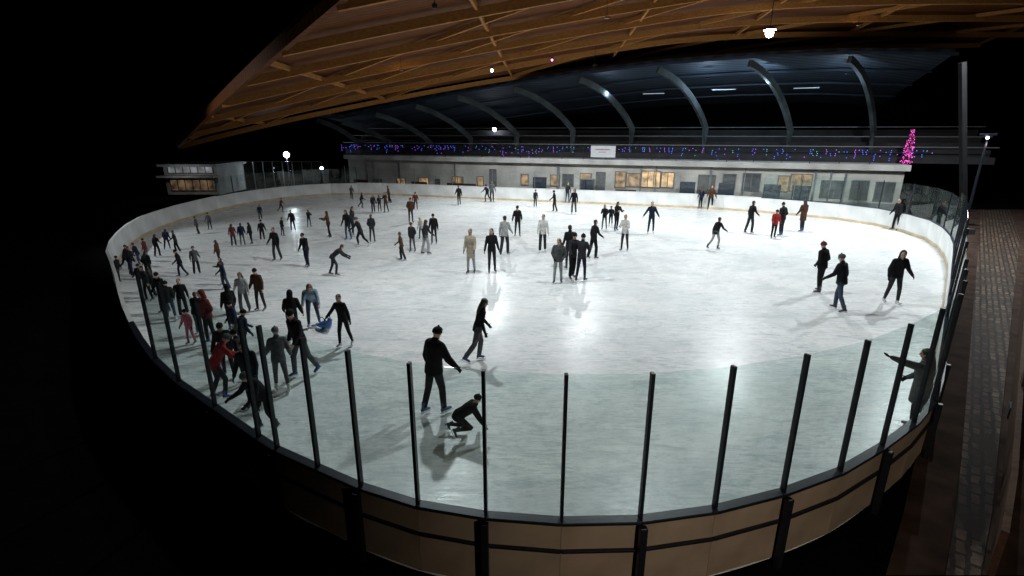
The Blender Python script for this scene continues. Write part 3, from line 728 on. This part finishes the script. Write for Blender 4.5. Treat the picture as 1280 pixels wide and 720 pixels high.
for t in (0.0,.12,.26,.38,.50,.62,.74,.85):
    if t==0: pts=[S(i/NS,t,-.36) for i in range(NS+1)]
    else:
        a=S(0,t); b=S(1,t); pts=straight(Vector((a.x,a.y)),Vector((b.x,b.y)),-.36,30)
    o=beam('glulam_arch',pts,.17,.36,M['beam']); tag(o,'curved glulam beam under the timber roof','roof beam',G)
for k in range(8):
    s0=k/7
    for ds in (.5,-.5):
        s1=s0+ds; t1=1.0
        if s1>1: t1=(1-s0)/ds; s1=1
        if s1<0: t1=s0/-ds; s1=0
        if t1<.15: continue
        a=S(s0,0); b=S(s1,t1)
        o=beam('diagonal_brace',straight(Vector((a.x,a.y)),Vector((b.x,b.y)),-.20),.12,.22,M['beam']); tag(o,'straight diagonal timber brace crossing under the roof deck','roof beam',G)
o=beam('eave_beam',[S(0,i/20,-.2) for i in range(21)],.22,.4,M['deck']); tag(o,'timber eave beam along the roof edge','roof beam',G)
for t in (.26,.38,.50):
    A_=S(0,t); B_=S(1,t)
    for k in range(1,10):
        s=k/10; q=A_.lerp(B_,s); a=Vector((q.x,q.y,zr(q.x)-.52)); b_=Vector((q.x+.2,q.y+1.4,zr(q.x+.2)-.1))
        o=beam('strut',[a,b_],.10,.12,M['beam']); tag(o,'short timber strut between beam and roof deck','roof strut','timber struts')
# ================= LAMPS =================
def flood(x,y,z,energy,soft=.2,col=(.93,.975,1),ang=158,k=.35,bulb_=False):
    z=min(z,zr(x)-.7)
    e=empty('floodlight',(x,y,z),0,'bright white floodlight hanging under the timber roof','floodlight','floodlights')
    box('housing',-.28*k*2,.28*k*2,-.18*k*2,.18*k*2,.02,.12,M['frame'],e,.02); box('lens',-.25*k*2,.25*k*2,-.15*k*2,.15*k*2,-.01,.018,M['lamp'] if k>.3 else M['frame'],e)
    if bulb_:
        g=Geo(); g.ball((0,0,-.16),.20,0); mesh_obj('bulb',g.V,g.F,M['lamp'],e,True)
    box('hanger',-.015,.015,-.015,.015,.12,max(.3,zr(x)-z),M['frame'],e)
    l=bpy.data.lights.new('floodlight_source','SPOT'); l.energy=energy; l.spot_size=math.radians(ang); l.spot_blend=.5; l.shadow_soft_size=soft; l.color=col
    lo=bpy.data.objects.new('light_source',l); link(lo,e); lo.location=(0,0,-.08 if not bulb_ else -.42)
flood(13.7,30,10.9,4200,k=.5,bulb_=True,soft=.14)
flood(23.5,26.5,12.2,8200,k=.2,soft=.10)
flood(5.5,37,9.95,3200,k=.2,soft=.12)
flood(-1.4,40,9.7,3400,k=.2,soft=.16)
flood(5.5,18.5,11.2,2300,k=.2)  # fill light added to brighten the near ice
flood(-2.5,18.5,9.6,2300,k=.15)  # second added fill, for the near ice further left
e=empty('fill_mast',(-27,24,0),0,'unseen mast with added fill light beside the rink','fill light mast')  # mast outside the view, added to brighten the left of the ice
tv=tube([(0,0,0),(0,0,9)],[(.12,.12),(.08,.08)],seg=10,step=2); mesh_obj('pole',tv[0],tv[1],M['frame'],e); box('housing',-.2,.2,-.3,.3,9.08,9.3,M['frame'],e)
l=bpy.data.lights.new('mast_fill_source','SPOT'); l.energy=3200; l.spot_size=math.radians(75); l.spot_blend=.6; l.color=(.94,.97,1); l.shadow_soft_size=.3
lo=bpy.data.objects.new('light_source',l); link(lo,e); lo.location=(.3,.2,9.0); lo.rotation_mode='QUATERNION'; lo.rotation_quaternion=(Vector((-9,29,0))-Vector((-27,24,9))).to_track_quat('-Z','Y')
def outerfill(loc,tgt,en,ang,col=(1,.85,.70)):  # unseen spots behind the view, added to brighten outer boards and walkway
    e=empty('outer_fill',loc,0,'unseen warm fill light added for the outer boards and walkway','lamp','outer fill lights')
    d=(Vector(tgt)-Vector(loc)).normalized()
    box('housing',-.15,.15,-.25,-.05,-.1,.1,M['frame'],e,.01)
    l=bpy.data.lights.new('outer_fill_source','SPOT'); l.energy=en; l.spot_size=math.radians(ang); l.spot_blend=.9; l.color=col; l.shadow_soft_size=.1
    lo=bpy.data.objects.new('light_source',l); link(lo,e); lo.rotation_mode='QUATERNION'; lo.rotation_quaternion=d.to_track_quat('-Z','Y')
outerfill((3.4,-1,4.3),(3.2,5.4,.3),620,82)
outerfill((6.0,1.0,4.6),(11.5,11.0,0),260,60)
for (x,y,z) in ((4,24,10.3),(12,26,11.5),(-6,30,8.9),(22,36,12.2)):  # warm uplights added to brighten the roof timber
    l=bpy.data.lights.new('uplight_source','POINT'); l.energy=9; l.color=(1,.66,.34); l.shadow_soft_size=.3
    e=empty('roof_fill',(x,y,z),0,'small warm fill light added below the timber beams','lamp','warm roof fill lights')
    lo=bpy.data.objects.new('light_source',l); link(lo,e); lo.location=(0,0,-.15)
    box('shade',-.1,.1,-.1,.1,0,.06,M['frame'],e); box('hanger',-.01,.01,-.01,.01,.06,max(.1,zr(x)-z),M['frame'],e)
def street(px,py,y,lab,energy=60,r=.22,col=(.8,.88,1)):
    p=at_y(px,py,y); e=empty('street_lamp',(p.x,p.y,0),0,lab,'street lamp','lamps outside the rink')
    tv=tube([(0,0,0),(0,0,p.z)],[(.09,.09),(.05,.05)],seg=10,step=2); mesh_obj('pole',tv[0],tv[1],M['frame'],e)
    box('lamp_head',-.35,.35,-.2,.2,p.z+.02,p.z+.15,M['frame'],e,.03); g=Geo(); g.ball((0,0,p.z-.1),r,0); mesh_obj('lens',g.V,g.F,M['lamp2'],e,True)
    l=bpy.data.lights.new('street','POINT'); l.energy=energy; l.color=col; l.shadow_soft_size=.2; lo=bpy.data.objects.new('light_source',l); link(lo,e); lo.location=(0,-.1,p.z-.45)
street(358,192,58,'lit white street lamp on a dark pole',350,.3)
street(402,209,60,'small lit street lamp behind the stands',80,.16)
street(1235,170,30,'small warm street lamp beside the walkway',30,.07,(1,.7,.7))
street(1022,141,56,'small lit lamp above the stand',10,.10)
street(618,160,57,'small lit lamp above the stand',60,.2)
p=at_y(690,75,38); e=empty('spotlight',p,0,'small purple spotlight hanging from the timber roof','spotlight'); g=Geo(); g.ball((0,0,0),.07,0); mesh_obj('lens',g.V,g.F,M['purplelamp'],e,True); box('housing',-.07,.07,-.07,.07,.06,.2,M['frame'],e)
p=at_y(615,88,38); e=empty('spotlight',p,0,'small white spotlight hanging from the timber roof','spotlight'); g=Geo(); g.ball((0,0,0),.09,0); mesh_obj('lens',g.V,g.F,M['lamp2'],e,True); box('housing',-.07,.07,-.07,.07,.08,.2,M['frame'],e)
# ================= LEFT PAVILION (two levels) =================
a=at_y(203,205,50); b=at_y(277,250,50)
e=empty('pavilion',(0,50,0),0,'two-level pavilion with pale roof edge and lit window strips','building')
box('wall',a.x,b.x,0,5,-.05,a.z-.25,M['wall'],e); box('roof',a.x-.2,b.x+.3,-.6,5.2,a.z-.24,a.z,M['pale'],e)
box('balcony',a.x-.1,b.x+.2,-1.1,-.004,1.62,1.80,M['pale'],e)
for z0,z1,mm in ((.35,1.35,'dimwarm'),(2.0,2.8,'coollit')):
    w=box('window',a.x+.4,b.x-.4,-.05,-.003,z0,z1,M[mm],e)
    boxes('frame',[(a.x+.4+k*(b.x-a.x-.8)/6,a.x+.48+k*(b.x-a.x-.8)/6,-.08,-.052,z0,z1) for k in range(7)]+[(a.x+.4,b.x-.3,-.09,-.06,z1-.02,z1+.06),(a.x+.4,b.x-.3,-.09,-.06,z0-.06,z0+.02)],M['trim'],w)
l=bpy.data.lights.new('eave_lamp','POINT'); l.energy=45; l.shadow_soft_size=.2; lo=bpy.data.objects.new('light_source',l); link(lo,e); lo.location=((a.x+b.x)/2,-3,2.6)
e=empty('spectator_fence',(0,54,0),0,'tall glass and steel fence behind the rink end','fence')
xa=at_y(284,240,54).x; xb=at_y(405,240,54).x
for k in range(11):
    x=xa+k*(xb-xa)/10; box('post',x,x+.06,-.03,.03,0,2.8,M['grey'],e)
    if k<10: box('glass_pane',x+.1,x+(xb-xa)/10-.05,-.01,.01,.9,2.8,M['glass2'],e)
box('rail',xa,xb,-.03,.03,2.81,2.87,M['grey'],e)
# ================= CAMERA / WORLD =================
cam=bpy.data.cameras.new('Camera'); cam.lens=18; cam.sensor_width=36; cam.clip_end=1000
co=bpy.data.objects.new('Camera',cam); COL.objects.link(co); co.location=(0,0,H); co.rotation_euler=(math.pi/2-PITCH,0,0); scene.camera=co
w=bpy.data.worlds.new('World'); scene.world=w; w.use_nodes=True; nt=w.node_tree
sk=nt.nodes.new('ShaderNodeTexSky'); sk.sky_type='NISHITA'; sk.sun_disc=False; sk.sun_elevation=math.radians(-6); sk.sun_rotation=math.radians(200)
bg=nt.nodes['Background']; nt.links.new(sk.outputs[0],bg.inputs['Color']); bg.inputs['Strength'].default_value=.02
scene.view_settings.view_transform='Standard'; scene.view_settings.look='None'; scene.view_settings.exposure=0
print('people',ncount,'nodes',len(nodes))
